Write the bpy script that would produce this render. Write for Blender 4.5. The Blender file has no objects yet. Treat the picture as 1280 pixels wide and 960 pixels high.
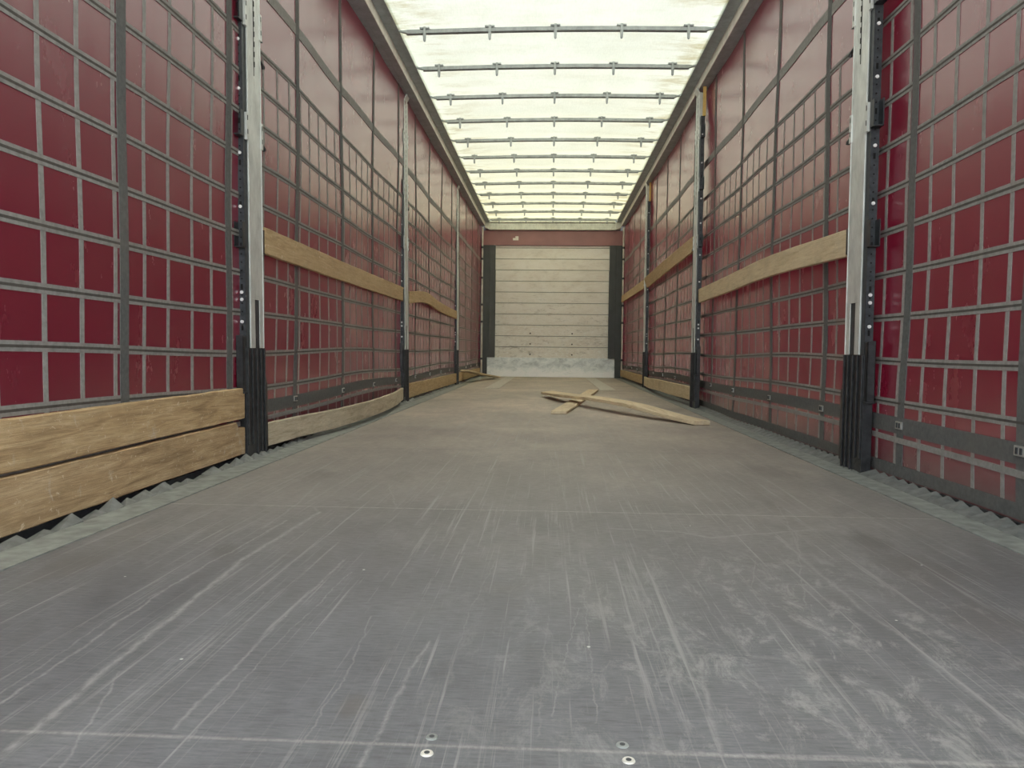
import bpy, bmesh, math, random
from mathutils import Vector, Matrix
random.seed(7)
C = bpy.context.scene.collection
SC = bpy.context.scene

# ------------------------------------------------------------------ camera
cam = bpy.data.cameras.new('camera'); co = bpy.data.objects.new('camera', cam); C.objects.link(co)
cam.sensor_width = 36.0; cam.lens = 950.0 / 1280.0 * 36.0; cam.clip_start = .05; cam.clip_end = 200
F = Vector((-.050929, .997723, -.044206)); R = Vector((.998615, .051462, .010989)); U = Vector((-.013239, .043585, .998962))
co.matrix_world = Matrix(((R.x, U.x, -F.x, 0), (R.y, U.y, -F.y, 0), (R.z, U.z, -F.z, .469), (0, 0, 0, 1)))
SC.camera = co

# ------------------------------------------------------------------ light
w = bpy.data.worlds.new('world'); SC.world = w; w.use_nodes = True
wt = w.node_tree; bg = wt.nodes['Background']
bg.inputs[0].default_value = (.86, .94, 1.0, 1); bg.inputs[1].default_value = 2.3
sun = bpy.data.lights.new('sun', 'SUN'); so = bpy.data.objects.new('sun', sun); C.objects.link(so)
sun.energy = 14.0; sun.angle = math.radians(12); sun.color = (1, .97, .9)
so.rotation_euler = (math.radians(14), math.radians(6), 0)
SC.view_settings.view_transform = 'Standard'; SC.view_settings.look = 'None'
SC.view_settings.gamma = 1; SC.view_settings.use_curve_mapping = False
SC.view_settings.exposure = 0.6
SC.cycles.max_bounces = 10; SC.cycles.diffuse_bounces = 6; SC.cycles.glossy_bounces = 4
SC.cycles.transmission_bounces = 4; SC.cycles.sample_clamp_indirect = 8
SC.cycles.use_denoising = True

# ------------------------------------------------------------------ node helpers
def mat(name):
    m = bpy.data.materials.new(name); m.use_nodes = True
    return m, m.node_tree, m.node_tree.nodes['Principled BSDF']
def N(t, kind, **kw):
    n = t.nodes.new(kind)
    for k, v in kw.items():
        if k in n.inputs: n.inputs[k].default_value = v
        else: setattr(n, k, v)
    return n
def coords(t, scale=(1, 1, 1), rot=(0, 0, 0), loc=(0, 0, 0), src=None, obj=False):
    mp = N(t, 'ShaderNodeMapping'); mp.inputs['Scale'].default_value = scale
    mp.inputs['Rotation'].default_value = rot; mp.inputs['Location'].default_value = loc
    if src is None:
        tc = N(t, 'ShaderNodeTexCoord'); src = tc.outputs['Object'] if obj else N(t, 'ShaderNodeNewGeometry').outputs['Position']
    t.links.new(src, mp.inputs['Vector']); return mp.outputs[0]
def noise(t, vec, scale, detail=4, rough=.55, dist=0):
    n = N(t, 'ShaderNodeTexNoise', Scale=scale, Detail=detail, Roughness=rough, Distortion=dist)
    t.links.new(vec, n.inputs['Vector']); return n.outputs['Fac']
def ramp(t, fac, *stops):
    r = N(t, 'ShaderNodeValToRGB'); e = r.color_ramp.elements
    while len(e) < len(stops): e.new(.5)
    for i, (p, c) in enumerate(stops):
        e[i].position = p; e[i].color = (c[0], c[1], c[2], 1) if isinstance(c, tuple) else (c, c, c, 1)
    t.links.new(fac, r.inputs[0]); return r.outputs[0]
def mix(t, fac, a, b, mode='MIX'):
    m = N(t, 'ShaderNodeMix', data_type='RGBA', blend_type=mode)
    for s, v in ((0, fac), (6, a), (7, b)):
        if isinstance(v, (int, float)): m.inputs[s].default_value = v if s == 0 else (v, v, v, 1)
        elif isinstance(v, tuple): m.inputs[s].default_value = (*v[:3], 1)
        else: t.links.new(v, m.inputs[s])
    return m.outputs[2]
def math_(t, op, a, b=None, c=None):
    m = N(t, 'ShaderNodeMath', operation=op)
    for i, v in enumerate((a, b, c)):
        if v is None: continue
        if isinstance(v, (int, float)): m.inputs[i].default_value = v
        else: t.links.new(v, m.inputs[i])
    return m.outputs[0]
def bump(t, b, h, s=.3, d=.01):
    n = N(t, 'ShaderNodeBump', Strength=s, Distance=d); t.links.new(h, n.inputs['Height']); t.links.new(n.outputs[0], b.inputs['Normal'])
def setp(b, **kw):
    for k, v in kw.items():
        k = k.replace('_', ' ')
        b.inputs[k].default_value = (*v, 1) if isinstance(v, tuple) else v

# ------------------------------------------------------------------ materials
def m_plain(name, col, rough=.5, metal=0, var=.25, sc=30, spec=.5, bs=0.0):
    m, t, b = mat(name); setp(b, Roughness=rough, Metallic=metal); b.inputs['Specular IOR Level'].default_value = spec
    p = coords(t); n = noise(t, p, sc, 5)
    lo = tuple(c * (1 - var) for c in col); hi = tuple(min(1, c * (1 + var)) for c in col)
    t.links.new(ramp(t, n, (.3, lo), (.7, hi)), b.inputs['Base Color'])
    if bs: bump(t, b, n, bs)
    return m
def m_galv(name, col, rough=.42, metal=.75):
    m, t, b = mat(name); setp(b, Metallic=metal)
    p = coords(t, (1, 1, .35)); v = N(t, 'ShaderNodeTexVoronoi', Scale=90.0); t.links.new(p, v.inputs['Vector'])
    n = noise(t, coords(t, (1, 1, .5)), 14, 6, .65)
    sp = ramp(t, v.outputs['Color'], (0, .88), (1, 1.0))
    base = ramp(t, n, (.3, tuple(c * .78 for c in col)), (.55, col), (.75, tuple(min(1, c * 1.12) for c in col)))
    t.links.new(mix(t, 1.0, base, sp, 'MULTIPLY'), b.inputs['Base Color'])
    t.links.new(ramp(t, n, (.3, rough + .12), (.7, rough - .05)), b.inputs['Roughness'])
    return m
def m_tarp():
    m, t, b = mat('red_tarpaulin')
    n1 = noise(t, coords(t, (1, .5, .5)), 2.2, 5, .6); n2 = noise(t, coords(t, (1, 1.5, 1)), 45, 4, .7, .6)
    sep = N(t, 'ShaderNodeSeparateXYZ'); t.links.new(coords(t), sep.inputs[0])
    col = ramp(t, n1, (.3, (.098, .004, .016)), (.7, (.120, .007, .022)))
    # grime worn on as small scuffs
    sc = ramp(t, n2, (.70, 0.0), (.76, .5))
    col = mix(t, sc, col, (.085, .012, .018))
    # road dust along the hem
    d = N(t, 'ShaderNodeMapRange'); d.inputs[1].default_value = .30; d.inputs[2].default_value = .0; t.links.new(sep.outputs[2], d.inputs[0])
    dm = math_(t, 'MULTIPLY', d.outputs[0], math_(t, 'MULTIPLY', noise(t, coords(t, (1, 1, 2)), 9, 5, .7), 1.0))
    col = mix(t, dm, col, (.16, .14, .12))
    t.links.new(col, b.inputs['Base Color'])
    b.inputs['IOR'].default_value = 2.0
    b.inputs['Coat Weight'].default_value = .55; b.inputs['Coat Roughness'].default_value = .33; b.inputs['Coat IOR'].default_value = 1.6
    rg = ramp(t, noise(t, coords(t, (1, 1.3, .6)), 6, 5, .65), (.3, .20), (.7, .29)); t.links.new(rg, b.inputs['Roughness'])
    # fine folds and fabric waviness
    h = noise(t, coords(t, (1, 1, .25)), 9, 3, .5)
    h2 = noise(t, coords(t, (1, 1, 1)), 30, 3, .6)
    bump(t, b, math_(t, 'MULTIPLY_ADD', h2, .25, math_(t, 'MULTIPLY_ADD', math_(t, 'SINE', math_(t, 'MULTIPLY', sep.outputs[1], 38.55)), .10, h)), .12, .010)
    tr = N(t, 'ShaderNodeBsdfTranslucent'); tr.inputs[0].default_value = (.30, .006, .035, 1)
    mx = N(t, 'ShaderNodeMixShader'); mx.inputs[0].default_value = .04
    t.links.new(b.outputs[0], mx.inputs[1]); t.links.new(tr.outputs[0], mx.inputs[2])
    t.links.new(mx.outputs[0], t.nodes['Material Output'].inputs[0])
    return m
def m_web(name, col, rough=.85):
    m, t, b = mat(name)
    n = noise(t, coords(t), 60, 4, .6); n2 = noise(t, coords(t), 3, 4)
    c = ramp(t, n, (.3, tuple(x * .8 for x in col)), (.7, tuple(x * 1.15 for x in col)))
    c = mix(t, ramp(t, n2, (.45, 0.0), (.75, .35)), c, (.17, .15, .125))
    t.links.new(c, b.inputs['Base Color']); b.inputs['Roughness'].default_value = rough
    b.inputs['Specular IOR Level'].default_value = .1
    return m
def m_roof():
    m, t, b = mat('translucent_roof_tarpaulin')
    nm = noise(t, coords(t, (1, .6, 1)), 1.6, 6, .65)
    sep = N(t, 'ShaderNodeSeparateXYZ'); t.links.new(coords(t), sep.inputs[0])
    ax = math_(t, 'ABSOLUTE', math_(t, 'ADD', sep.outputs[0], 0.0))
    ed = N(t, 'ShaderNodeMapRange'); ed.inputs[1].default_value = .70; ed.inputs[2].default_value = 1.05; t.links.new(ax, ed.inputs[0])
    st = ramp(t, noise(t, coords(t, (.9, 2.6, 1)), 2.6, 6, .7), (.48, 0.0), (.66, 1.0))
    stain = math_(t, 'MULTIPLY', st, math_(t, 'MULTIPLY_ADD', ed.outputs[0], .80, .16))
    # rubbed-in dirt along each sewn seam over a bow
    base = ramp(t, nm, (.3, (.74, .745, .62)), (.7, (.86, .86, .75)))
    # tarpaulin yellows towards the front bulkhead end
    yl = N(t, 'ShaderNodeMapRange'); yl.inputs[1].default_value = 5.0; yl.inputs[2].default_value = 13.0; t.links.new(sep.outputs[1], yl.inputs[0])
    base = mix(t, math_(t, 'MULTIPLY', yl.outputs[0], .8), base, (.86, .81, .52))
    col = mix(t, math_(t, 'MULTIPLY', stain, .9), base, (.50, .42, .22))
    fine = noise(t, coords(t, (5, 1, 1)), 22, 4, .7)
    col = mix(t, 1.0, col, ramp(t, fine, (.25, .88), (.7, 1.0)), 'MULTIPLY')
    t.links.new(col, b.inputs['Base Color']); b.inputs['Roughness'].default_value = .6
    b.inputs['Specular IOR Level'].default_value = .2
    tr = N(t, 'ShaderNodeBsdfTranslucent'); t.links.new(col, tr.inputs[0])
    # coated fabric scatters mostly forward: a diffuse part and a broad forward lobe
    rf = N(t, 'ShaderNodeBsdfRefraction', Roughness=.85, IOR=1.02); t.links.new(col, rf.inputs[0])
    m2 = N(t, 'ShaderNodeMixShader'); m2.inputs[0].default_value = .9
    t.links.new(tr.outputs[0], m2.inputs[1]); t.links.new(rf.outputs[0], m2.inputs[2])
    mx = N(t, 'ShaderNodeMixShader'); mx.inputs[0].default_value = .36
    t.links.new(b.outputs[0], mx.inputs[1]); t.links.new(m2.outputs[0], mx.inputs[2])
    t.links.new(mx.outputs[0], t.nodes['Material Output'].inputs[0])
    return m
def m_wood(name, a, b_, dark, seed, white=.0, sc=1.0):
    """planks run along their object's Y axis"""
    m, t, b = mat(name)
    p = coords(t, (6, .55, 6), loc=(seed, seed * 1.7, 0), obj=True)
    g = noise(t, p, 7 * sc, 8, .62, .9)
    fine = noise(t, coords(t, (30, 1.2, 30), loc=(seed, 0, 0), obj=True), 9, 5, .7, .4)
    blot = noise(t, coords(t, (1.5, 1, 1.5), loc=(0, seed, 0), obj=True), 3.4, 5, .65)
    col = ramp(t, g, (.28, dark), (.46, a), (.70, b_))
    col = mix(t, ramp(t, fine, (.30, .60), (.55, 0.0)), col, dark)
    col = mix(t, ramp(t, blot, (.50, 0.0), (.74, .55)), col, tuple(x * .62 for x in a))
    scr = noise(t, coords(t, (3, 9, 14), rot=(.5, 0, 0), loc=(seed, 3, 0), obj=True), 3.4, 5, .75, 1.2)
    col = mix(t, ramp(t, scr, (.60, 0.0), (.66, .8)), col, (.74, .63, .45))
    if white:
        wh = noise(t, coords(t, (1, 3.2, 2.2), loc=(seed, 9, 0), obj=True), 2.3, 6, .75, .8)
        col = mix(t, ramp(t, wh, (.60, 0.0), (.74, white)), col, (.58, .55, .47))
    t.links.new(col, b.inputs['Base Color']); b.inputs['Roughness'].default_value = .72
    b.inputs['Specular IOR Level'].default_value = .25
    bump(t, b, math_(t, 'ADD', g, fine), .35, .004)
    return m

SCRATCH=[(-0.622,0.817,-0.645,1.131,0.013,0.8),(-0.645,1.131,-0.676,1.66,0.013,0.8),(-0.676,1.66,-0.656,2.13,0.013,0.8),(-0.713,0.938,-0.74,1.474,0.006,0.7),(-0.74,1.474,-0.711,2.021,0.006,0.7),(-0.733,0.965,-0.75,1.208,0.004,0.5),(-0.75,1.208,-0.733,1.548,0.004,0.5),(-0.455,0.894,-0.461,1.196,0.006,0.6),(-0.461,1.196,-0.453,1.647,0.006,0.6),(-0.427,0.867,-0.429,1.181,0.003,0.5),(-0.429,1.181,-0.412,1.559,0.003,0.5),(-0.208,0.822,-0.201,1.012,0.007,0.6),(-0.201,1.012,-0.19,1.2,0.007,0.6),(-0.291,0.868,-0.288,1.07,0.003,0.5),(-0.288,1.07,-0.308,1.302,0.003,0.5),(-0.539,0.798,-0.614,1.045,0.004,0.6),(0.007,0.955,0.054,1.374,0.003,0.6),(-0.012,0.907,0.001,1.328,0.004,0.35),(0.069,1.443,0.064,0.942,0.003,0.6),(0.157,2.013,0.342,1.986,0.016,0.6),(0.342,1.986,0.414,1.933,0.016,0.6),(0.414,1.933,0.712,2.049,0.016,0.6),(0.217,1.586,0.215,1.306,0.009,0.6),(0.215,1.306,0.225,1.11,0.009,0.6),(0.225,1.11,0.204,0.885,0.009,0.6),(0.133,1.244,0.151,1.178,0.009,0.6),(0.151,1.178,0.273,1.172,0.009,0.6),(0.307,1.294,0.311,1.175,0.012,0.5),(0.311,1.175,0.375,1.165,0.012,0.5),(0.375,1.165,0.436,1.17,0.012,0.5),(0.583,1.966,0.578,1.44,0.012,0.55),(0.578,1.44,0.591,1.246,0.012,0.55),(0.591,1.246,0.59,0.95,0.012,0.55),(0.742,1.723,0.746,1.41,0.004,0.6),(0.746,1.41,0.726,1.177,0.004,0.6),(0.279,1.714,0.301,1.294,0.004,0.4),(0.301,1.294,0.296,1.014,0.004,0.4),(0.403,1.794,0.405,1.403,0.004,0.4),(0.405,1.403,0.404,1.183,0.004,0.4),(0.13,0.883,0.259,0.88,0.008,0.8),(0.259,0.88,0.552,0.887,0.008,0.8),(0.649,2.016,0.475,1.409,0.004,0.5),(0.404,1.522,0.47,1.731,0.003,0.5),(-0.74,1.924,-0.757,2.221,0.008,0.5),(-0.757,2.221,-0.802,2.604,0.008,0.5),(-0.659,1.932,-0.66,2.129,0.01,0.4),(-0.66,2.129,-0.698,2.204,0.01,0.4),(-0.558,2.6,-0.447,2.196,0.006,0.4),(-0.005,3.54,0.036,2.84,0.008,0.4),(0.036,2.84,0.065,1.968,0.008,0.4),(0.209,3.21,0.199,2.686,0.006,0.4),(0.199,2.686,0.188,2.358,0.006,0.4),(0.486,3.725,0.409,2.979,0.006,0.35),(0.409,2.979,0.364,2.415,0.006,0.35),(0.568,2.813,0.563,2.255,0.005,0.4),(0.563,2.255,0.555,2.052,0.005,0.4),(0.706,2.388,0.639,2.015,0.006,0.4),(0.639,2.015,0.59,1.811,0.006,0.4),(-0.142,1.068,-0.138,1.358,0.003,0.3),(-0.138,1.358,-0.117,1.678,0.003,0.3),(-0.548,0.897,-0.543,1.172,0.003,0.35),(-0.543,1.172,-0.545,1.415,0.003,0.35),(-0.78,1.06,-0.784,1.419,0.003,0.3),(-0.784,1.419,-0.761,1.82,0.003,0.3)]
DARK = [(-1.02, 1.57, .07, .6), (-.75, 1.70, .045, .6), (-.255, .97, .022, .7), (-.86, 2.75, .08, .4), (.80, 1.92, .06, .6), (.80, 1.70, .09, .5), (.87, 3.05, .11, .4), (.78, 1.35, .08, .5), (-.55, 2.75, .07, .3)]
def m_floor(nm, marks):
    m, t, b = mat(nm)
    pos = N(t, 'ShaderNodeNewGeometry').outputs['Position']
    def cc(scale, rot=0, loc=(0, 0, 0)): return coords(t, scale, (0, 0, rot), loc, pos)
    sep = N(t, 'ShaderNodeSeparateXYZ'); t.links.new(pos, sep.inputs[0]); Y = sep.outputs[1]; X = sep.outputs[0]
    big = noise(t, cc((1, .8, 1)), 1.3, 5, .6)
    mid = noise(t, cc((3, 1, 1)), 5, 6, .7)
    gr = noise(t, cc((4, 26, 1)), 7, 6, .75)         # crosswise veneer grain
    base = ramp(t, big, (.3, (.098, .100, .109)), (.5, (.128, .130, .139)), (.72, (.165, .166, .172)))
    # cool near, warmer and brighter further in: sky and roof light painted in
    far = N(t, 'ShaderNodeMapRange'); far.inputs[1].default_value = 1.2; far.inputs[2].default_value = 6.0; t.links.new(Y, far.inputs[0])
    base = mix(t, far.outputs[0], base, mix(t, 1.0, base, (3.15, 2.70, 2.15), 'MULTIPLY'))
    base = mix(t, 1.0, base, ramp(t, gr, (.28, .62), (.5, 1.0), (.75, 1.32)), 'MULTIPLY')
    base = mix(t, 1.0, base, ramp(t, mid, (.3, .78), (.7, 1.18)), 'MULTIPLY')
    # dark worn patches
    dp = noise(t, cc((1.3, .7, 1), 0, (3.1, 1.7, 0)), 2.4, 6, .72, .4)
    base = mix(t, ramp(t, dp, (.62, 0.0), (.76, .55)), base, (.135, .125, .118))
    if marks:
        for sx, sy, rr, aa in DARK:
            dv = N(t, 'ShaderNodeVectorMath', operation='DISTANCE'); t.links.new(coords(t, (1, .55, 1), src=pos), dv.inputs[0]); dv.inputs[1].default_value = (sx, sy * .55, 0)
            dd = math_(t, 'MULTIPLY_ADD', mid, rr * 1.6, math_(t, 'SUBTRACT', dv.outputs['Value'], rr * .8))
            f = N(t, 'ShaderNodeMapRange'); f.inputs[1].default_value = rr * .45; f.inputs[2].default_value = rr * 1.05; f.inputs[3].default_value = aa; f.inputs[4].default_value = 0
            t.links.new(dd, f.inputs[0]); base = mix(t, f.outputs[0], base, (.105, .098, .095))
    mask = None
    def acc(v):
        nonlocal mask
        mask = v if mask is None else math_(t, 'MAXIMUM', mask, v)
    # long drag marks, several directions
    for rot, sx, sy, th, st, lc in ((.02, 60, .9, .63, .55, 0), (-.16, 46, 1.2, .655, .5, 5), (.10, 90, 1.0, .65, .45, 11), (.22, 50, 1.3, .67, .5, 9), (.55, 40, 1.6, .715, .45, 2), (-.42, 44, 1.7, .715, .45, 4), (1.5, 40, 1.2, .72, .4, 7)):
        n = noise(t, cc((sx, sy, 1), rot, (lc, lc * 2, 0)), 1.0, 5, .68, .15)
        acc(ramp(t, n, (th - .045, 0.0), (th + .04, st * 1.1)))
    # patches where the film is rubbed through, right side near the rear
    rub = noise(t, cc((9, 4, 1), -.1, (1, 2, 0)), 2.0, 8, .82, .5)
    reg = N(t, 'ShaderNodeVectorMath', operation='DISTANCE'); t.links.new(coords(t, (1, .75, 1), src=pos), reg.inputs[0]); reg.inputs[1].default_value = (.42, .85, 0)
    rm = N(t, 'ShaderNodeMapRange'); rm.inputs[1].default_value = .15; rm.inputs[2].default_value = .75; rm.inputs[3].default_value = 1; rm.inputs[4].default_value = 0; t.links.new(reg.outputs['Value'], rm.inputs[0])
    acc(math_(t, 'MULTIPLY', ramp(t, rub, (.51, 0.0), (.62, .62)), rm.outputs[0]))
    # fine chips
    vo = N(t, 'ShaderNodeTexVoronoi', Scale=13.0); t.links.new(pos, vo.inputs['Vector'])
    chip = ramp(t, vo.outputs['Distance'], (.03, 1.0), (.045, 0.0))
    cs = N(t, 'ShaderNodeSeparateColor'); t.links.new(vo.outputs['Color'], cs.inputs[0])
    chip = math_(t, 'MULTIPLY', chip, math_(t, 'GREATER_THAN', cs.outputs[0], .80))
    # individual drag marks: a reusable line mask
    g = bpy.data.node_groups.new('line_mark', 'ShaderNodeTree')
    for nm, ty in (('P', 'NodeSocketVector'), ('A', 'NodeSocketVector'), ('D', 'NodeSocketVector'), ('K', 'NodeSocketFloat'), ('W', 'NodeSocketFloat'), ('S', 'NodeSocketFloat')):
        g.interface.new_socket(nm, in_out='INPUT', socket_type=ty)
    g.interface.new_socket('M', in_out='OUTPUT', socket_type='NodeSocketFloat')
    g.interface.new_socket('Q', in_out='OUTPUT', socket_type='NodeSocketVector'); g.interface.new_socket('L', in_out='INPUT', socket_type='NodeSocketFloat')
    gi = g.nodes.new('NodeGroupInput'); go = g.nodes.new('NodeGroupOutput')
    s = N(g, 'ShaderNodeVectorMath', operation='SUBTRACT'); g.links.new(gi.outputs['P'], s.inputs[0]); g.links.new(gi.outputs['A'], s.inputs[1])
    d = N(g, 'ShaderNodeVectorMath', operation='DOT_PRODUCT'); g.links.new(s.outputs[0], d.inputs[0]); g.links.new(gi.outputs['D'], d.inputs[1])
    k = N(g, 'ShaderNodeMath', operation='MULTIPLY', use_clamp=True); g.links.new(d.outputs['Value'], k.inputs[0]); g.links.new(gi.outputs['K'], k.inputs[1])
    sc = N(g, 'ShaderNodeVectorMath', operation='SCALE'); g.links.new(gi.outputs['D'], sc.inputs[0]); g.links.new(k.outputs[0], sc.inputs['Scale'])
    ds = N(g, 'ShaderNodeVectorMath', operation='DISTANCE'); g.links.new(s.outputs[0], ds.inputs[0]); g.links.new(sc.outputs[0], ds.inputs[1])
    mr = N(g, 'ShaderNodeMapRange'); g.links.new(ds.outputs['Value'], mr.inputs[0]); mr.inputs[1].default_value = 0
    g.links.new(gi.outputs['W'], mr.inputs[2]); g.links.new(gi.outputs['S'], mr.inputs[3]); mr.inputs[4].default_value = 0
    mxm = N(g, 'ShaderNodeMath', operation='MAXIMUM'); g.links.new(mr.outputs[0], mxm.inputs[0]); g.links.new(gi.outputs['L'], mxm.inputs[1])
    g.links.new(mxm.outputs[0], go.inputs['M'])
    # hand the position on through the result so that the marks are evaluated one after another
    ps = N(g, 'ShaderNodeVectorMath', operation='MULTIPLY_ADD'); g.links.new(mxm.outputs[0], ps.inputs[0]); ps.inputs[1].default_value = (1e-9, 0, 0); g.links.new(gi.outputs['P'], ps.inputs[2])
    g.links.new(ps.outputs[0], go.inputs['Q'])
    nv = N(t, 'ShaderNodeTexNoise', Scale=9.0, Detail=6.0, Roughness=.7); t.links.new(pos, nv.inputs['Vector'])
    wob = N(t, 'ShaderNodeVectorMath', operation='MULTIPLY_ADD'); t.links.new(nv.outputs['Color'], wob.inputs[0]); wob.inputs[1].default_value = (.028, .028, 0)
    off = N(t, 'ShaderNodeVectorMath', operation='ADD'); t.links.new(pos, off.inputs[0]); off.inputs[1].default_value = (-.014, -.014, 0)
    t.links.new(off.outputs[0], wob.inputs[2])
    flat = N(t, 'ShaderNodeVectorMath', operation='MULTIPLY'); t.links.new(wob.outputs[0], flat.inputs[0]); flat.inputs[1].default_value = (1, 1, 0)
    lines = None; cur = flat.outputs[0]
    for ax, ay, bx, by, wd, st in marks:
        q = t.nodes.new('ShaderNodeGroup'); q.node_tree = g; t.links.new(cur, q.inputs['P'])
        q.inputs['A'].default_value = (ax, ay, 0); q.inputs['D'].default_value = (bx - ax, by - ay, 0)
        q.inputs['K'].default_value = 1 / max(1e-6, (bx - ax) ** 2 + (by - ay) ** 2); q.inputs['W'].default_value = wd * (.75 if ax < -.1 else .6); q.inputs['S'].default_value = st * (.95 if ax < -.1 else .8)
        if lines is not None: t.links.new(lines, q.inputs['L'])
        lines = q.outputs['M']; cur = q.outputs['Q']
    brk = ramp(t, noise(t, cc((20, 8, 1)), 4, 5, .8), (.38, .25), (.56, 1.0))
    if lines is not None: acc(math_(t, 'MULTIPLY', lines, brk))
    col = mix(t, mask, base, (.31, .31, .30))
    # joints between plywood sheets (crosswise), slightly filled with pale dust
    jm = None
    for yj, amp in ((.876, .35), (2.208, .5), (3.545, -.6), (4.9, -.25), (6.2, -.2), (7.6, -.2)):
        dd = math_(t, 'ABSOLUTE', math_(t, 'SUBTRACT', math_(t, 'ADD', Y, math_(t, 'MULTIPLY_ADD', X, -.006, 0)), yj))
        ln = N(t, 'ShaderNodeMapRange'); ln.inputs[1].default_value = .001; ln.inputs[2].default_value = .005; ln.inputs[3].default_value = 1; ln.inputs[4].default_value = 0
        t.links.new(dd, ln.inputs[0])
        f = math_(t, 'MULTIPLY', ln.outputs[0], math_(t, 'MULTIPLY', brk, abs(amp)))
        col = mix(t, f, col, (.46, .45, .41) if amp > 0 else (.08, .07, .065))
    col = mix(t, math_(t, 'MULTIPLY', chip, .9), col, (.62, .62, .58))
    t.links.new(col, b.inputs['Base Color'])
    t.links.new(ramp(t, mid, (.3, .50), (.7, .66)), b.inputs['Roughness'])
    b.inputs['Specular IOR Level'].default_value = .35
    bump(t, b, math_(t, 'ADD', gr, math_(t, 'MULTIPLY', mask, -.6)), .12, .003)
    return m
def m_front():
    m, t, b = mat('dirty_pale_board')
    n = noise(t, coords(t, (1, 1, 2.2)), 3.0, 7, .72, .5); f = noise(t, coords(t, (1, 1, 3)), 16, 6, .75)
    sep = N(t, 'ShaderNodeSeparateXYZ'); t.links.new(coords(t), sep.inputs[0])
    col = ramp(t, n, (.28, (.74, .69, .62)), (.5, (.85, .82, .76)), (.72, (.90, .88, .84)))
    low = N(t, 'ShaderNodeMapRange'); low.inputs[1].default_value = 1.7; low.inputs[2].default_value = .4; t.links.new(sep.outputs[2], low.inputs[0])
    sc = math_(t, 'MULTIPLY', ramp(t, f, (.52, 0.0), (.60, 1.0)), low.outputs[0])
    col = mix(t, sc, col, (.97, .97, .95))
    dk = math_(t, 'MULTIPLY', ramp(t, noise(t, coords(t, (1.2, 1, 4), loc=(4, 0, 1)), 5, 6, .8), (.54, 0.0), (.68, .8)), math_(t, 'MULTIPLY_ADD', low.outputs[0], .7, .3))
    col = mix(t, dk, col, (.28, .25, .22))
    t.links.new(col, b.inputs['Base Color']); b.inputs['Roughness'].default_value = .55
    bump(t, b, f, .2, .004)
    return m
def m_kick():
    m, t, b = mat('scraped_galvanised_plate'); setp(b, Metallic=.15, Roughness=.4)
    n = noise(t, coords(t, (1, 1, 1.6)), 7, 7, .75, .6)
    sep = N(t, 'ShaderNodeSeparateXYZ'); t.links.new(coords(t), sep.inputs[0])
    low = N(t, 'ShaderNodeMapRange'); low.inputs[1].default_value = .20; low.inputs[2].default_value = .04; low.inputs[3].default_value = 0; low.inputs[4].default_value = .5; t.links.new(sep.outputs[2], low.inputs[0])
    f = math_(t, 'ADD', n, math_(t, 'MULTIPLY', low.outputs[0], .5))
    t.links.new(ramp(t, f, (.34, (.42, .46, .47)), (.50, (.72, .77, .77)), (.62, (.88, .92, .91)), (.70, (.99, 1, 1))), b.inputs['Base Color'])
    return m

M = dict(
    tarp=m_tarp(), grid=m_web('grey_reinforcement_webbing', (.27, .265, .25)), gridv=m_web('pale_grey_reinforcement_webbing', (.29, .285, .27)),
    groove=m_web('dark_groove_in_webbing', (.085, .078, .07)), belt=m_web('dark_grey_belt_webbing', (.125, .128, .125)),
    roof=m_roof(), floor=m_floor('worn_phenolic_plywood', []), floor_a=m_floor('scratched_phenolic_plywood', [q for q in SCRATCH if q[0] < -.1]), floor_b=m_floor('scuffed_phenolic_plywood', [q for q in SCRATCH if q[0] >= -.1]), front=m_front(), kick=m_kick(),
    galv=m_galv('galvanised_steel', (.72, .74, .71), .42, .35), rail=m_galv('dull_aluminium', (.92, .90, .82), .45, .0), bar=m_galv('dull_zinc_tube', (.34, .37, .38), .5, .5),
    rail_shaded=m_galv('shaded_grey_rail', (.42, .49, .52), .5, .1),
    rim=m_plain('dusty_grey_steel_rim', (.235, .25, .235), .6, .1, .3, 22), tab=m_plain('dull_steel_flap', (.165, .172, .168), .55, .2, .3, 30),
    black=m_plain('worn_black_paint', (.022, .023, .025), .38, 0, .6, 40, .5, .1), dark=m_plain('dark_grey_panel', (.055, .062, .064), .5, 0, .15, 6),
    perf=m_plain('dark_steel_strip', (.045, .05, .055), .4, .4, .3, 50), hole=m_plain('black_void', (.004, .004, .004), .9, 0, 0),
    bolt=m_plain('white_zinc_bolt', (.80, .80, .80), .35, .1, .05), steel=m_plain('bright_steel', (.62, .62, .60), .3, .7, .1),
    yellow=m_plain('faded_yellow_strap', (.62, .42, .13), .6, 0, .1), label=m_plain('paper_sticker', (.80, .76, .70), .6, 0, .08, 60),
    maroon=m_plain('maroon_header_panel', (.30, .14, .14), .4, 0, .12, 4), beam=m_galv('pale_aluminium_beam', (.74, .76, .70), .5, .1),
    ground=m_plain('yard_concrete', (.30, .29, .27), .8, 0, .2, 2), lane=m_plain('worn_floor_lane', (.50, .48, .43), .6, 0, .2, 30),
    tube=m_plain('pale_curtain_tube', (.60, .58, .52), .4, .2, .2, 12),
)
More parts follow.
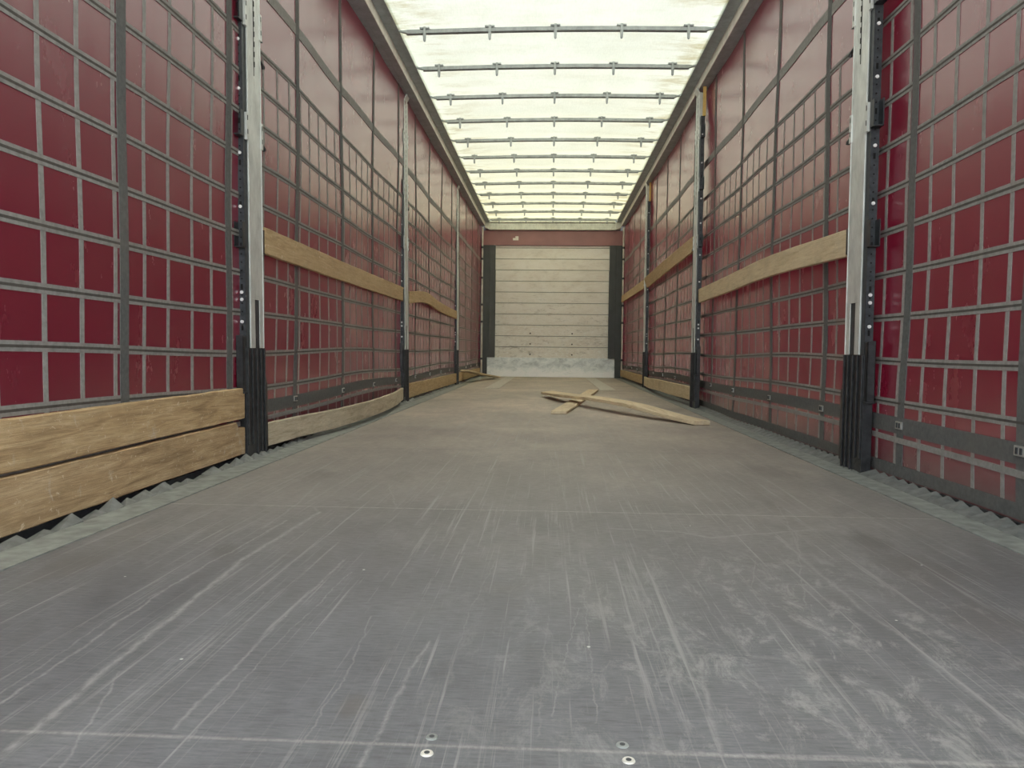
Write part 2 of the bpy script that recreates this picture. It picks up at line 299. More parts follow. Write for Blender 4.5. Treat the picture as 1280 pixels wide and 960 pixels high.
W = dict(
    a=m_wood('aged_oak_plank', (.52, .365, .195), (.68, .52, .31), (.27, .175, .09), 1.3, .6),
    b=m_wood('scuffed_brown_plank', (.46, .32, .175), (.62, .465, .28), (.23, .15, .08), 5.1, .75),
    c=m_wood('golden_plank', (.50, .36, .195), (.62, .47, .28), (.34, .235, .125), 8.7, 0, 1.5),
    d=m_wood('greyed_pale_plank', (.52, .45, .33), (.66, .59, .46), (.33, .275, .19), 3.3, .6),
    e=m_wood('light_plank', (.62, .50, .32), (.72, .61, .42), (.42, .32, .19), 11.0, .3, 1.2),
    f=m_wood('bleached_plank', (.70, .58, .40), (.78, .68, .50), (.48, .37, .23), 14.0, .3),
)

# ------------------------------------------------------------------ mesh helpers
class MB:
    def __init__(s): s.bm = bmesh.new(); s.mi = 0
    def face(s, pts):
        f = s.bm.faces.new([s.bm.verts.new(p) for p in pts]); f.material_index = s.mi; return f
    def hexa(s, p):   # p: 8 points, bottom 4 ccw, top 4 ccw
        v = [s.bm.verts.new(q) for q in p]
        for q in ((3, 2, 1, 0), (4, 5, 6, 7), (0, 1, 5, 4), (1, 2, 6, 5), (2, 3, 7, 6), (3, 0, 4, 7)):
            f = s.bm.faces.new([v[i] for i in q]); f.material_index = s.mi
    def box(s, x0, x1, y0, y1, z0, z1):
        x0, x1 = min(x0, x1), max(x0, x1)
        s.hexa([(x0, y0, z0), (x1, y0, z0), (x1, y1, z0), (x0, y1, z0), (x0, y0, z1), (x1, y0, z1), (x1, y1, z1), (x0, y1, z1)])
    def prism(s, prof, y0, y1):      # prof: (x, z) polygon, swept along y
        a = [s.bm.verts.new((x, y0, z)) for x, z in prof]; b = [s.bm.verts.new((x, y1, z)) for x, z in prof]; n = len(prof)
        for i in range(n):
            f = s.bm.faces.new((a[i], a[(i + 1) % n], b[(i + 1) % n], b[i])); f.material_index = s.mi
        for q in (a, b[::-1]):
            f = s.bm.faces.new(q); f.material_index = s.mi
    def loft(s, rings):              # rings: lists of equal length
        vs = [[s.bm.verts.new(p) for p in r] for r in rings]; n = len(rings[0])
        for a, b in zip(vs, vs[1:]):
            for i in range(n):
                f = s.bm.faces.new((a[i], a[(i + 1) % n], b[(i + 1) % n], b[i])); f.material_index = s.mi
        for q in (vs[0][::-1], vs[-1]):
            f = s.bm.faces.new(q); f.material_index = s.mi
    def tube(s, p0, p1, r, n=12, r1=None):
        p0, p1 = Vector(p0), Vector(p1); d = (p1 - p0).normalized(); a = d.orthogonal().normalized(); b = d.cross(a); r1 = r if r1 is None else r1
        s.loft([[p + (a * math.cos(2 * math.pi * i / n) + b * math.sin(2 * math.pi * i / n)) * q for i in range(n)] for p, q in ((p0, r), (p1, r1))])
    def build(s, name, mats, parent=None, bevel=0, smooth=False):
        bmesh.ops.recalc_face_normals(s.bm, faces=s.bm.faces[:])
        me = bpy.data.meshes.new(name); s.bm.to_mesh(me); s.bm.free()
        for m in (mats if isinstance(mats, (list, tuple)) else [mats]): me.materials.append(m)
        o = bpy.data.objects.new(name, me); C.objects.link(o)
        if parent: o.parent = parent
        if smooth:
            for p in me.polygons: p.use_smooth = True
        if bevel:
            md = o.modifiers.new('bevel', 'BEVEL'); md.width = bevel; md.segments = 2; md.limit_method = 'ANGLE'
        return o
def tag(o, label=None, cat=None, group=None, kind=None):
    if label: o['label'] = label
    if cat: o['category'] = cat
    if group: o['group'] = group
    if kind: o['kind'] = kind
    return o
def empty(name, loc=(0, 0, 0)):
    o = bpy.data.objects.new(name, None); C.objects.link(o); o.location = loc; o.empty_display_size = .1; return o
def struct(o): o['kind'] = 'structure'; return o
def children(o): return [c for c in bpy.data.objects if c.parent == o]
def copy_tree(o, parent=None):
    c = o.copy(); C.objects.link(c); c.parent = parent
    for ch in children(o): copy_tree(ch, c)
    return c

Y0, Y1 = -.25, 13.5
XR, XL = 1.277, -1.300           # curtain planes near the rear
def taper(y): return max(0, y - 2) / 11.4
def wob(y, z, side):
    """gentle bulging of the curtain between the pillars"""
    a = .006 * math.sin(y * 1.9 + z * 1.3 + side) + .004 * math.sin(y * 5.3 - z * 2.1 + 2 * side)
    a += .0035 * math.sin(z * 7.5 + y * .9) * math.exp(-z * .5)
    a += .006 * math.sin(y * 3.1 + side) * math.exp(-z * 3)
    return a
def cx(y, z, side, off=0):
    base = (XL + .035 * taper(y)) if side < 0 else (XR - .017 * taper(y))
    return base + wob(y, z, side) - side * off

# ------------------------------------------------------------------ setting: floor, ground, roof, walls
b = MB()
for x0, x1, y0, y1, mi in ((-1.131, -.1, Y0, 3.9, 1), (-.1, 1.115, Y0, 3.9, 2), (-1.131, 1.115, 3.9, Y1, 0)):
    b.mi = mi; b.box(x0, x1, y0, y1, -.03, 0)
struct(b.build('floor', [M['floor'], M['floor_a'], M['floor_b']]))
b = MB(); b.box(-40, 40, -40, 60, -1.3, -1.2); g = struct(b.build('floor_yard', M['ground']))
# steel edge rims with their pressed flaps
for nm, s, xi, xo, xt, hmax in (('trim_1', -1, -1.131, -1.232, -1.264, .027), ('trim_2', 1, 1.115, 1.203, 1.268, .018)):
    b = MB(); b.box(xi, xo, Y0, Y1, -.05, .003)
    b.mi = 2; b.box(xo, xt + s * .02, Y0, Y1, -.08, -.028)  # bed coloured dark to stand in for shade between the flaps
    xk = 1.282 if s < 0 else 1.272
    b.box(s * xk, s * (xk + .07), Y0, Y1, -.35, .017)  # unseen sill added below the curtain against light leaking in
    b.box(s * (xk + .042), s * (xk + .06), Y0, Y1, -.3, .12)  # unseen outer lip, added to block sky light under the hem
    b.mi = 1; y = Y0; rnd = random.Random(3)
    while y < Y1 - .1:
        L = .078 * (1 if s > 0 else rnd.uniform(.9, 1.5)); h = hmax * (1 if s > 0 else rnd.uniform(.25, 1.15)); h0 = .001 if s > 0 else rnd.uniform(-.01, .004)
        y1 = y + L - (.013 if s > 0 else .008)
        b.hexa([(xo, y, -.03), (xt, y, -.03), (xt, y1, -.03), (xo, y1, -.03),
                (xo, y, .001), (xt, y, h0 + .004), (xt, y1, h0 + h + .004), (xo, y1, .002 + h * .15)])
        y += L
    struct(b.build(nm, [M['rim'], M['tab'], M['perf']]))
# lighter lanes let into the floor near the bulkhead
for i, (a0, a1, c0, c1) in enumerate(((-.81, -.63, -.79, -.63), (.60, .79, .60, .77))):
    b = MB(); b.hexa([(a0, 9.15, .0), (a1, 9.3, .0), (c1, 13.3, .0), (c0, 13.3, .0), (a0, 9.15, .003), (a1, 9.3, .003), (c1, 13.3, .003), (c0, 13.3, .003)])
    struct(b.build('trim_%d' % (3 + i), M['lane']))
# roof tarpaulin, sagging a little between the bows
BOWY = [5.46 + .702 * k for k in range(12)]
b = MB(); ny, nx = 160, 16; vs = []
for j in range(ny + 1):
    y = Y0 + (Y1 - Y0) * j / ny; row = []
    ph = ((y - 5.46) / .702) % 1
    for i in range(nx + 1):
        x = -1.16 + 2.32 * i / nx
        row.append(b.bm.verts.new((x, y, 2.765 + .02 * math.cos(x / 1.16 * math.pi / 2) + .012 * math.sin(math.pi * ph) * math.cos(x / 1.16 * math.pi / 2))))
    vs.append(row)
for j in range(ny):
    for i in range(nx): b.bm.faces.new((vs[j][i], vs[j][i + 1], vs[j + 1][i + 1], vs[j + 1][i]))
struct(b.build('ceiling', M['roof'], smooth=True))
# roof side rails: ledge and underside coloured dark for shade, runner face pale as lit
for nm, s in (('trim_5', -1), ('trim_6', 1)):
    b = MB()
    def P(pts): return [(s * x, z) for x, z in pts]
    b.prism(P([(1.1875, 2.640), (1.1875, 2.716), (1.192, 2.716), (1.192, 2.640)]), Y0, 13.40)
    b.mi = 1
    b.prism(P([(1.1925, 2.641), (1.1925, 2.650), (1.25, 2.650), (1.25, 2.641)]), Y0, 13.40)
    b.prism(P([(1.104, 2.712), (1.187, 2.712), (1.187, 2.722), (1.118, 2.722), (1.160, 2.79), (1.150, 2.79)]), Y0, 13.42)
    b.prism(P([(1.251, 2.640), (1.30, 2.640), (1.34, 2.68), (1.34, 2.80), (1.13, 2.80), (1.13, 2.791), (1.251, 2.791)]), Y0, 13.45)
    struct(b.build(nm, [M['rail'], M['rail_shaded']]))
# front bulkhead
b = MB(); b.box(-1.40, 1.40, 13.53, 13.58, -.1, 2.80); wf = struct(b.build('wall_front', M['dark']))
b = MB(); z0 = .343; hp = .1937
for k in range(11):
    z = z0 + hp * k; zt = min(z + hp - .008, 2.318)
    if z > 2.3: break
    xl, xr = (-1.000, .998) if z < 1.88 else (-1.022, 1.026)
    b.box(xl, xr, 13.50, 13.53, z, zt)
struct(b.build('wall_front_boarding', M['front'], wf, bevel=.003))
b = MB(); b.box(-1.139, 1.117, 13.475, 13.53, .002, .343); struct(b.build('wall_front_kick_plate', M['kick'], wf, bevel=.003))
b = MB()
b.box(-1.225, -1.004, 13.44, 13.53, .343, 2.318); b.box(-1.225, -1.141, 13.44, 13.53, 0, .343)
b.box(1.002, 1.215, 13.44, 13.53, .343, 2.318); b.box(1.119, 1.215, 13.44, 13.53, 0, .343)
b.box(-1.11, -1.095, 13.435, 13.44, .35, 2.30); b.box(1.10, 1.115, 13.435, 13.44, .35, 2.30)
struct(b.build('wall_front_corner_panels', M['dark'], wf, bevel=.006))
b = MB(); b.box(-1.225, 1.24, 13.46, 13.53, 2.320, 2.575)
b.hexa([(-1.04, 13.452, 2.33), (-1.00, 13.452, 2.33), (-1.00, 13.46, 2.33), (-1.04, 13.46, 2.33), (-1.115, 13.452, 2.47), (-1.085, 13.452, 2.47), (-1.085, 13.46, 2.47), (-1.115, 13.46, 2.47)])
b.hexa([(1.03, 13.452, 2.33), (1.07, 13.452, 2.33), (1.07, 13.46, 2.33), (1.03, 13.46, 2.33), (1.11, 13.452, 2.47), (1.14, 13.452, 2.47), (1.14, 13.46, 2.47), (1.11, 13.46, 2.47)])
struct(b.build('wall_front_header', M['maroon'], wf))
b = MB(); b.box(-1.10, 1.08, 13.40, 13.53, 2.58, 2.70); b.box(-1.11, 1.09, 13.38, 13.53, 2.705, 2.735)
b.hexa([(-1.19, 13.39, 2.62), (-1.10, 13.39, 2.575), (-1.10, 13.53, 2.575), (-1.19, 13.53, 2.62), (-1.19, 13.39, 2.74), (-1.10, 13.39, 2.71), (-1.10, 13.53, 2.71), (-1.19, 13.53, 2.74)])
b.hexa([(1.08, 13.39, 2.575), (1.19, 13.39, 2.62), (1.19, 13.53, 2.62), (1.08, 13.53, 2.575), (1.08, 13.39, 2.71), (1.19, 13.39, 2.74), (1.19, 13.53, 2.74), (1.08, 13.53, 2.71)])
struct(b.build('wall_front_top_beam', M['beam'], wf, bevel=.006))
for x in (-.375, .365):
    for z in (.40, .586, .774):
        b = MB(); b.tube((x, 13.497, z), (x, 13.50, z), .013); b.build('rivet', M['hole'], wf)
# sticker on the header
b = MB(); b.box(-.70, -.60, 13.4565, 13.4595, 2.405, 2.445); b.box(-.655, -.60, 13.4565, 13.4595, 2.445, 2.475)
tag(b.build('sticker', M['label']), 'small pale torn sticker on the maroon header panel above the front wall', 'sticker')
b = MB(); b.box(-1.186, -1.182, 10.18, 10.33, 2.655, 2.705)
tag(b.build('rail_sticker', M['label']), 'small white and orange sticker on the left roof rail', 'sticker')

# ------------------------------------------------------------------ side curtains
ZH = [.300, .455, .615, .777, .940, 1.100, 1.270, 1.440, 1.600, 1.765]
def strip(b, path_y, zc, half, side, off0, off1):
    """horizontal webbing following the curtain: path_y list of y, zc(y)"""
    rings = []
    for y in path_y:
        z = zc(y)
        rings.append([(cx(y, z - half, side, off0), y, z - half), (cx(y, z - half, side, off1), y, z - half), (cx(y, z + half, side, off1), y, z + half), (cx(y, z + half, side, off0), y, z + half)])
    b.loft(rings)
def vstrip(b, yc, zs, half, side, off0, off1):
    rings = []
    for z in zs:
        y = yc(z)
        rings.append([(cx(y - half, z, side, off0), y - half, z), (cx(y - half, z, side, off1), y - half, z), (cx(y + half, z, side, off1), y + half, z), (cx(y + half, z, side, off0), y + half, z)])
    b.loft(rings)
def frange(a, c, n): return [a + (c - a) * i / n for i in range(n + 1)]
for side, who in ((-1, 'left'), (1, 'right')):
    root = empty('side_curtain', (0, 0, 0))
    tag(root, 'long dark red tarpaulin curtain with grey webbing grid forming the %s wall' % who, 'curtain')
    yend = 13.525
    b = MB(); ny, nz = 170, 40; vs = []
    for j in range(ny + 1):
        y = Y0 + (yend - Y0) * j / ny
        vs.append([b.bm.verts.new((cx(y, .008 + 2.712 * k / nz, side, 0), y, .008 + 2.712 * k / nz)) for k in range(nz + 1)])
    for j in range(ny):
        for k in range(nz): b.bm.faces.new((vs[j][k], vs[j][k + 1], vs[j + 1][k + 1], vs[j + 1][k]))
    b.build('tarpaulin', M['tarp'], root, smooth=True)
    ys = frange(Y0, yend, 120)
    sag = lambda z0: (lambda y: z0 + .003 * math.sin(y * 2.3 + z0 * 9) + (.010 * math.sin(y * 1.7 + side) if z0 < .5 else 0))
    dz = -.005 if side > 0 else .0
    b = MB()
    ph = 3.345 if side > 0 else 3.52
    k = -22
    while True:
        y = ph + .163 * k; k += 1
        if y < .3: continue
        if y > 13.25: break
        o = .006 * math.sin(k * 2.7)
        b.mi = 0
        vstrip(b, lambda z, y=y, o=o: y + o + .004 * math.sin(z * 3 + y) + (.010 * math.sin(z * 2 + y * 2) * max(0, .6 - z)), frange(.05, 1.765, 12), .0095, side, .0003, .0016)
    b.build('vertical_webbing', M['gridv'], root)
    b = MB()
    for z in ZH:
        b.mi = 0; strip(b, ys, sag(z + dz), .0135, side, .0005, .0026)
        b.mi = 1; strip(b, ys, sag(z + dz), .0035, side, .0026, .0031)
    b.mi = 0; strip(b, ys, sag(.158), .010, side, .0005, .0060)
    b.build('horizontal_webbing', [M['grid'], M['groove']], root)
    b = MB(); strip(b, ys, sag(2.045 + dz), .027, side, .0005, .0032); b.build('upper_belt', M['grid'], root)
    b = MB(); strip(b, ys, sag(.212), .030, side, .0005, .0045); b.build('lower_belt', M['belt'], root)
    b = MB(); strip(b, ys, lambda y: .045, .022, side, .0004, .0035); b.build('hem', M['belt'], root)
    WV = [.72, 1.47, 2.26, 3.01] + [3.80 + .825 * i for i in range(12)] if side < 0 else [.65, 1.38, 2.11, 2.82] + [3.64 + .83 * i for i in range(12)]
    for y in WV:
        if y > 13.2: continue
        b = MB(); vstrip(b, lambda z, y=y: y + .004 * math.sin(z * 2.2 + y), frange(.05, 2.66, 16), .0235, side, .0005, .0036)
        st = b.build('strap', M['belt'], root)
        b = MB(); x0 = cx(y, .21, side, .0045); b.box(x0, x0 - side * .005, y - .024, y + .024, .198, .226)
        b.mi = 1; b.box(x0 - side * .005, x0 - side * .008, y - .014, y - .006, .203, .221); b.box(x0 - side * .005, x0 - side * .008, y + .006, y + .014, .203, .221)
        b.build('buckle', [M['steel'], M['perf']], st)
    # pale roller tube at the bulkhead end
    b = MB(); xt = cx(13.37, 1, side, .035); b.tube((xt, 13.37, .02), (xt, 13.37, 2.62), .017)
    b.mi = 1
    for z in (.3, .95, 1.25, 1.72, 2.05, 2.25): b.tube((xt, 13.37, z), (xt, 13.37, z + .035), .0185)
    b.build('end_tube', [M['tube'], M['perf']], root, smooth=False)

# ------------------------------------------------------------------ pillars
def pillar(side, xf, y0, lean, label, full=True):
    root = empty('side_pillar', (xf, y0, 0)); tag(root, label, 'pillar', 'sliding steel pillars along the curtain walls')
    root.rotation_euler = (0, -lean * (-1), 0) if False else (0, lean, 0)
    s = side
    def bx(b, o0, o1, a, c, z0, z1): b.box(s * o0, s * o1, a, c, z0, z1)
    D = .040
    b = MB()                                              # galvanised U column with forked foot
    bx(b, 0, .004, .045, .190, .674, 2.60)
    bx(b, 0, .004, .045, .097, .467, .674); bx(b, 0, .004, .148, .190, .467, .674)
    bx(b, .004, D, .045, .049, .467, 2.60); bx(b, .004, D, .186, .190, .467, 2.60)
    bx(b, -.004, 0, .040, .052, .467, 2.60); bx(b, -.003, 0, .184, .190, .467, 2.60)
    b.build('column', M['galv'], root, bevel=.0012)
    b = MB(); z = 1.66                                    # notched adjustment slot
    bx(b, -.0012, 0, .116, .121, 1.62, 2.58)
    while z < 2.56: bx(b, -.0012, 0, .121, .129, z, z + .022); z += .042
    b.build('notched_slot', M['hole'], root)
    b = MB(); bx(b, .005, D - .002, .052, .183, .45, .70); b.build('inner_tube', M['black'], root)
    b = MB()                                              # black lower post with raised ribs
    bx(b, .002, D, 0.0, .198, 0.0, .465)
    for a, c in ((.004, .014), (.052, .060), (.100, .108), (.146, .156), (.186, .196)): bx(b, -.005, .002, a, c, .06 if a < .1 else .0, .465)
    bx(b, .0, .03, .198, .226, .03, .30)
    b.hexa([(s * 0, .198, .30), (s * .03, .198, .30), (s * .03, .226, .30), (s * 0, .226, .30), (s * 0, .198, .40), (s * .03, .198, .40), (s * .03, .200, .38), (s * 0, .200, .38)])
    b.build('lower_post', M['black'], root, bevel=.0015)
    b = MB()                                              # shadow-side perforated strip
    bx(b, .004, .036, .006, .044, .46, 2.40)
    b.mi = 1; z = .55; i = 0
    while z < 2.36:
        if i % 5 != 0: 
            b.tube((s * .019, .0045, z), (s * .019, .007, z), .0034, 8)
        else: bx(b, .0150, .0235, .0045, .0065, z - .010, z + .012)
        z += .034; i += 1
    b.build('perforated_strip', [M['perf'], M['hole']], root)
    for z in (.576, .668, .698, 1.05, 1.27, 1.53, 1.73, 2.02, 2.25):
        b = MB(); b.tube((s * .019, -.001, z), (s * .019, .006, z), .0070, 12, .0070); b.build('bolt', M['bolt'], root, bevel=.001)
    for z in (.880, 1.335, 1.800, 2.22):                  # board pockets on both flanks
        for a, c in ((-.036, .006), (.192, .226)):
            b = MB()
            bx(b, .030, .034, a, c, z, z + .105); bx(b, .0, .034, a, c, z, z + .004)
            bx(b, .0, .004, a + .012 if a < 0 else a, c if a < 0 else c - .012, z, z + .105)
            mm = M['black'] if z < 1 else M['perf']
            pk = b.build('board_pocket', mm, root)
            if z > 1:
                b = MB(); yy = .030 if a < 0 else .190
                bx(b, -.006, .012, yy - .010, yy + .010, z - .006, z + .105)
                b.mi = 1
                for q in (.018, .075): bx(b, -.0068, -.006, yy - .003, yy + .003, z + q, z + q + .02)
                b.build('pocket_plate', [M['galv'], M['hole']], pk)
    b = MB()                                              # locking lever on the flank
    bx(b, .004, .034, -.030, -.022, .285, .520); bx(b, .004, .008, -.030, .0, .285, .515); bx(b, .030, .034, -.030, .0, .285, .515); bx(b, .0, .036, -.030, .0, .278, .285)
    b.build('locking_lever', M['black'], root, bevel=.0015)
    for z in (1.345, 1.700):
        b = MB(); b.tube((s * .006, .190, z + .02), (s * .0, .222, z), .006, 8); b.tube((0, .222, z), (0, .228, z - .012), .008, 8); b.build('hook', M['black'], root)
    b = MB()                                              # cranked hanger to the roof rail
    def ring(o, z, y0_, y1_): return [(s * o, y0_, z), (s * (o + .012), y0_, z), (s * (o + .012), y1_, z), (s * o, y1_, z)]
    b.loft([ring(.010, 2.50, .07, .17), ring(.006, 2.58, .07, .17), ring(-.020, 2.63, .06, .17), ring(-.024, 2.645, .06, .17)])
    b.build('roof_hanger', M['galv'], root, bevel=.002)
    b = MB(); bx(b, .016, .040, -.014, .002, 2.395, 2.63); b.build('yellow_strap', M['yellow'], root)
    return root
PL = -1.258; PR = 1.212
pillar(-1, PL, 3.10, -.011, 'galvanised pillar with black foot on the left wall, nearest the camera')
pillar(1, PR, 3.02, 0, 'galvanised pillar with black foot on the right wall, nearest the camera')
pillar(-1, PL + .003, 6.46, -.009, 'second pillar along the left curtain, between two propped middle planks')
pillar(1, PR - .02, 6.36, 0, 'second pillar along the right curtain, where the two highest planks start')
pillar(-1, PL + .012, 10.02, -.008, 'farthest of the three pillars on the left curtain wall')
pillar(1, PR - .003, 9.90, 0, 'farthest of the three pillars on the right curtain wall')

# ------------------------------------------------------------------ roof bows
ordn = ['nearest the camera', 'second from the camera', 'third from the camera', 'fourth from the camera', 'fifth from the camera', 'sixth from the camera', 'seventh from the camera', 'eighth from the camera', 'fourth from the front wall', 'third from the front wall', 'second from the front wall', 'closest to the front wall']
def bow():
    root = empty('roof_bow', (0, 0, 2.72))
    b = MB(); rings = []
    for i in range(25):
        x = -1.055 + 2.11 * i / 24; z = .014 * math.cos(x / 1.055 * math.pi / 2) - .004
        rings.append([(x, -.017 + .0, z - .012), (x, -.010, z - .017), (x, .010, z - .017), (x, .017, z - .012), (x, .017, z + .012), (x, .010, z + .017), (x, -.010, z + .017), (x, -.017, z + .012)])
    b.loft(rings); b.build('tube', M['bar'], root)
    for s in (-1, 1):
        b = MB(); b.loft([[(s * 1.05, -.012, -.012), (s * 1.05, .012, -.012), (s * 1.05, .012, .012), (s * 1.05, -.012, .012)],
                          [(s * 1.085, -.010, -.004), (s * 1.085, .010, -.004), (s * 1.085, .010, .008), (s * 1.085, -.010, .008)],
                          [(s * 1.118, -.010, .004), (s * 1.118, .010, .004), (s * 1.118, .010, .018), (s * 1.118, -.010, .018)]])
        b.build('end_bracket', M['bar'], root)
    for x in (-.925, -.462, 0, .462, .925):
        z = .014 * math.cos(x / 1.055 * math.pi / 2) - .004
        b = MB()
        b.box(x - .034, x - .009, -.026, .020, z + .015, z + .026); b.box(x + .009, x + .034, -.026, .020, z + .015, z + .026)
        b.box(x - .009, x + .009, -.024, -.018, z - .020, z + .030)
        b.hexa([(x - .0085, -.024, z - .066), (x + .0085, -.024, z - .066), (x + .0085, -.012, z - .066), (x - .0085, -.012, z - .066),
                (x - .011, -.026, z - .018), (x + .011, -.026, z - .018), (x + .011, -.012, z - .018), (x - .011, -.012, z - .018)])
        b.hexa([(x - .004, -.022, z - .074), (x + .004, -.022, z - .074), (x + .004, -.014, z - .074), (x - .004, -.014, z - .074),
                (x - .0085, -.024, z - .066), (x + .0085, -.024, z - .066), (x + .0085, -.012, z - .066), (x - .0085, -.012, z - .066)])
        b.build('clip', M['bar'], root, bevel=.001)
    return root
proto = bow()
for i, y in enumerate(BOWY):
    o = proto if i == 0 else copy_tree(proto)
    o.location = (0, y, 2.72)
    tag(o, 'grey steel roof bow with five clips across the white roof, ' + ordn[i], 'roof bow', 'roof bows under the translucent roof')

# ------------------------------------------------------------------ wooden boards
def board(name, path, half, thick, mat_, label, group='wooden side boards between the pillars', notch=None, topf=None, twist=None, cat='wooden board'):
    """path: (x, y, z) centreline of the inner face; local origin at the first point"""
    x0, y0, z0 = path[0]; b = MB(); n = 28
    def ev(t):
        s_ = t * (len(path) - 1); i = min(int(s_), len(path) - 2); f = s_ - i
        g_ = lambda k: path[max(0, min(len(path) - 1, k))]
        p0, p1, p2, p3 = (Vector(g_(i - 1)), Vector(g_(i)), Vector(g_(i + 1)), Vector(g_(i + 2)))
        return .5 * ((2 * p1) + (p2 - p0) * f + (2 * p0 - 5 * p1 + 4 * p2 - p3) * f * f + (3 * p1 - p0 - 3 * p2 + p3) * f ** 3)
    sgn = -1 if x0 < 0 else 1; rnd = random.Random(hash(label) % 9999 if False else len(label) * 7)
    rings = []
    for i in range(n + 1):
        t = i / n; p = ev(t) - Vector((x0, y0, z0)); h0 = half + rnd.uniform(-.0012, .0012); h1 = half + rnd.uniform(-.0012, .0012)
        a = (twist[0] + (twist[1] - twist[0]) * t) if twist else 0
        if notch and t > notch[0]: h1 = half - notch[1]
        c, s_ = math.cos(a), math.sin(a); e = .003
        pts = [(0, -h0 + e), (0, h1 - e), (e, h1), (thick - e, h1), (thick, h1 - e), (thick, -h0 + e), (thick - e, -h0), (e, -h0)]
        rings.append([(p.x + sgn * (u * c + v * s_), p.y, p.z + v * c - u * s_) for u, v in pts])
        if notch and i < n and t <= notch[0] < (i + 1) / n:
            h1 = half - notch[1]; pts = [(0, -h0 + e), (0, h1 - e), (e, h1), (thick - e, h1), (thick, h1 - e), (thick, -h0 + e), (thick - e, -h0), (e, -h0)]
            q = ev(notch[0] + .002) - Vector((x0, y0, z0)); rings.append([(q.x + sgn * u, q.y, q.z + v) for u, v in pts])
    b.loft(rings)
    o = b.build(name, mat_); o.location = (x0, y0, z0)
    return tag(o, label, cat, group)
BT = .024
bL = -1.268; bR = 1.216
board('side_board', [(bL, .35, .234), (bL, 1.7, .232), (bL, 2.5, .235), (bL, 3.088, .238)], .0635, BT, W['a'], 'wide brown plank at the left front edge, upper of the stacked pair')
board('side_board', [(bL, .35, .090), (bL, 1.7, .090), (bL, 2.5, .093), (bL, 3.090, .095)], .0690, BT, W['b'], 'scuffed brown plank with notched corner, lower of the stacked pair at left', notch=(.942, .026))
board('side_board', [(bL + .003, 3.315, .941), (bL, 4.8, .937), (bL + .003, 6.47, .938)], .0585, BT, W['c'], 'straight golden plank at mid height between first and second left pillars')
board('side_board', [(-1.262, 3.315, .080), (-1.232, 3.72, .081), (-1.178, 4.25, .080), (-1.158, 5.0, .082), (-1.19, 5.8, .085), (-1.262, 6.455, .088)], .052, BT, W['d'], 'greyish plank bowed inward at floor level, between first and second left pillars')
board('side_board', [(-1.255, 6.68, .925), (-1.215, 7.35, .972), (-1.238, 8.3, .948), (-1.252, 9.2, .935), (-1.25, 10.02, .928)], .053, BT, W['c'], 'warped golden plank at mid height between second and third left pillars')
board('side_board', [(-1.258, 6.68, .098), (-1.255, 8.4, .096), (-1.250, 10.02, .094)], .062, BT, W['c'], 'tan plank standing low on edge between second and third left pillars')
board('side_board', [(-1.250, 10.25, .096), (-1.248, 11.6, .096), (-1.245, 13.30, .096)], .060, BT, W['c'], 'low tan plank on edge in the last bay of the left wall')
board('side_board', [(bR - .004, 3.235, .928), (bR - .02, 4.3, .950), (bR - .016, 5.4, .940), (bR - .012, 6.37, .932)], .0565, BT, W['e'], 'pale plank at mid height between first and second right pillars, arched slightly upward')
board('side_board', [(1.190, 6.565, 1.392), (1.188, 8.2, 1.372), (1.20, 9.90, 1.350)], .064, BT, W['c'], 'long plank high on the right wall between second and third pillars', twist=(.0, -.35))
board('side_board', [(1.200, 10.10, 1.360), (1.20, 11.8, 1.365), (1.205, 13.32, 1.378)], .058, BT, W['c'], 'high plank in the last bay of the right wall next to the front wall')
board('side_board', [(1.198, 6.565, .117), (1.145, 7.4, .120), (1.13, 8.2, .118), (1.165, 9.2, .095), (1.202, 9.90, .092)], .058, BT, W['e'], 'low bowed tan plank between second and third right pillars')
board('side_board', [(1.203, 10.10, .100), (1.205, 11.8, .098), (1.208, 13.32, .095)], .056, BT, W['c'], 'low straight plank in the last bay of the right wall')

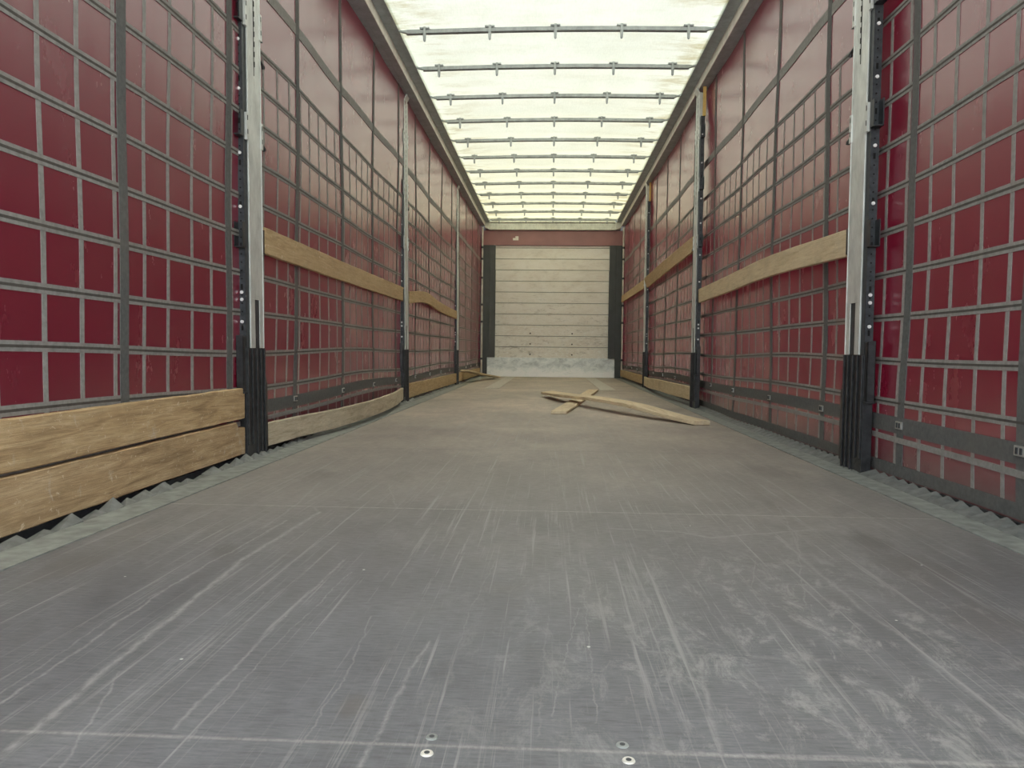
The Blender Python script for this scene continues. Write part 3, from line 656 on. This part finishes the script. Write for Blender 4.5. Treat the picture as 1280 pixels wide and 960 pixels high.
# loose planks lying on the floor
def plank(name, pts, width, thick, mat_, label, roll=0, wid_dir=None, endcut=0):
    p0 = Vector(pts[0]); p1 = Vector(pts[-1]); L = (p1 - p0).length; d = (p1 - p0).normalized()
    flat = Vector((d.x, d.y, 0)).normalized(); side = Vector((flat.y, -flat.x, 0)); n = 30; b = MB(); rings = []
    for i in range(n + 1):
        s_ = i / n * (len(pts) - 1); k = min(int(s_), len(pts) - 2); f = s_ - k
        g_ = lambda q: Vector(pts[max(0, min(len(pts) - 1, q))])
        a, bb, c, e = g_(k - 1), g_(k), g_(k + 1), g_(k + 2)
        p = .5 * ((2 * bb) + (c - a) * f + (2 * a - 5 * bb + 4 * c - e) * f * f + (3 * bb - a - 3 * c + e) * f ** 3)
        q = p - p0; y = q.dot(flat); x = q.dot(side); r = roll * i / n if roll else 0
        hw = width / 2; ct, st = math.cos(r), math.sin(r); cut = endcut if i == n else 0
        ring = []
        for u, v in ((-hw + .003, 0), (hw - .003, 0), (hw, .003), (hw, thick - .003), (hw - .003, thick), (-hw + .003, thick), (-hw, thick - .003), (-hw, .003)):
            ring.append((x + u * ct - v * st, y + cut * u, q.z + v * ct + (u + hw) * st))
        rings.append(ring)
    b.loft(rings); o = b.build(name, mat_); o.location = p0
    o.rotation_euler = (0, 0, math.atan2(flat.y, flat.x) - math.pi / 2)
    return tag(o, label, 'wooden plank')
plank('loose_plank', [(.062, 5.62, .002), (.500, 8.92, .002)], .118, .022, W['f'], 'short straight light plank lying flat on the floor under the longer one')
plank('loose_plank', [(.975, 4.93, .003), (.84, 5.17, .020), (.60, 5.62, .062), (.36, 6.25, .066), (.15, 6.88, .050), (-.04, 7.72, .026)], .118, .026, W['f'], 'long twisted pale plank lying across the shorter plank, right of centre', roll=.10)
plank('loose_plank', [(-1.215, 10.62, .17), (-1.05, 11.6, .085), (-.905, 12.75, .008)], .12, .022, W['e'], 'fallen light plank leaning down to the floor near the left front corner')

# floor screws
for x, y, lb in ((-.138, .894, 'round screw head left of centre just beyond the crosswise joint in the floor'), (-.138, .857, 'ringed screw head left of centre nearest the bottom edge'),
                 (.091, .892, 'dull round screw head right of centre just beyond the crosswise joint'), (.095, .858, 'ringed screw head right of centre nearest the bottom edge')):
    b = MB(); b.tube((0, 0, 0), (0, 0, .0016), .0078, 20, .0068); b.mi = 1; b.tube((0, 0, .0016), (0, 0, .0019), .0034, 12)
    o = b.build('floor_screw', [M['tube'] if 'ringed' in lb else M['rim'], M['perf']]); o.location = (x, y, 0); tag(o, lb, 'screw', 'countersunk floor screws')
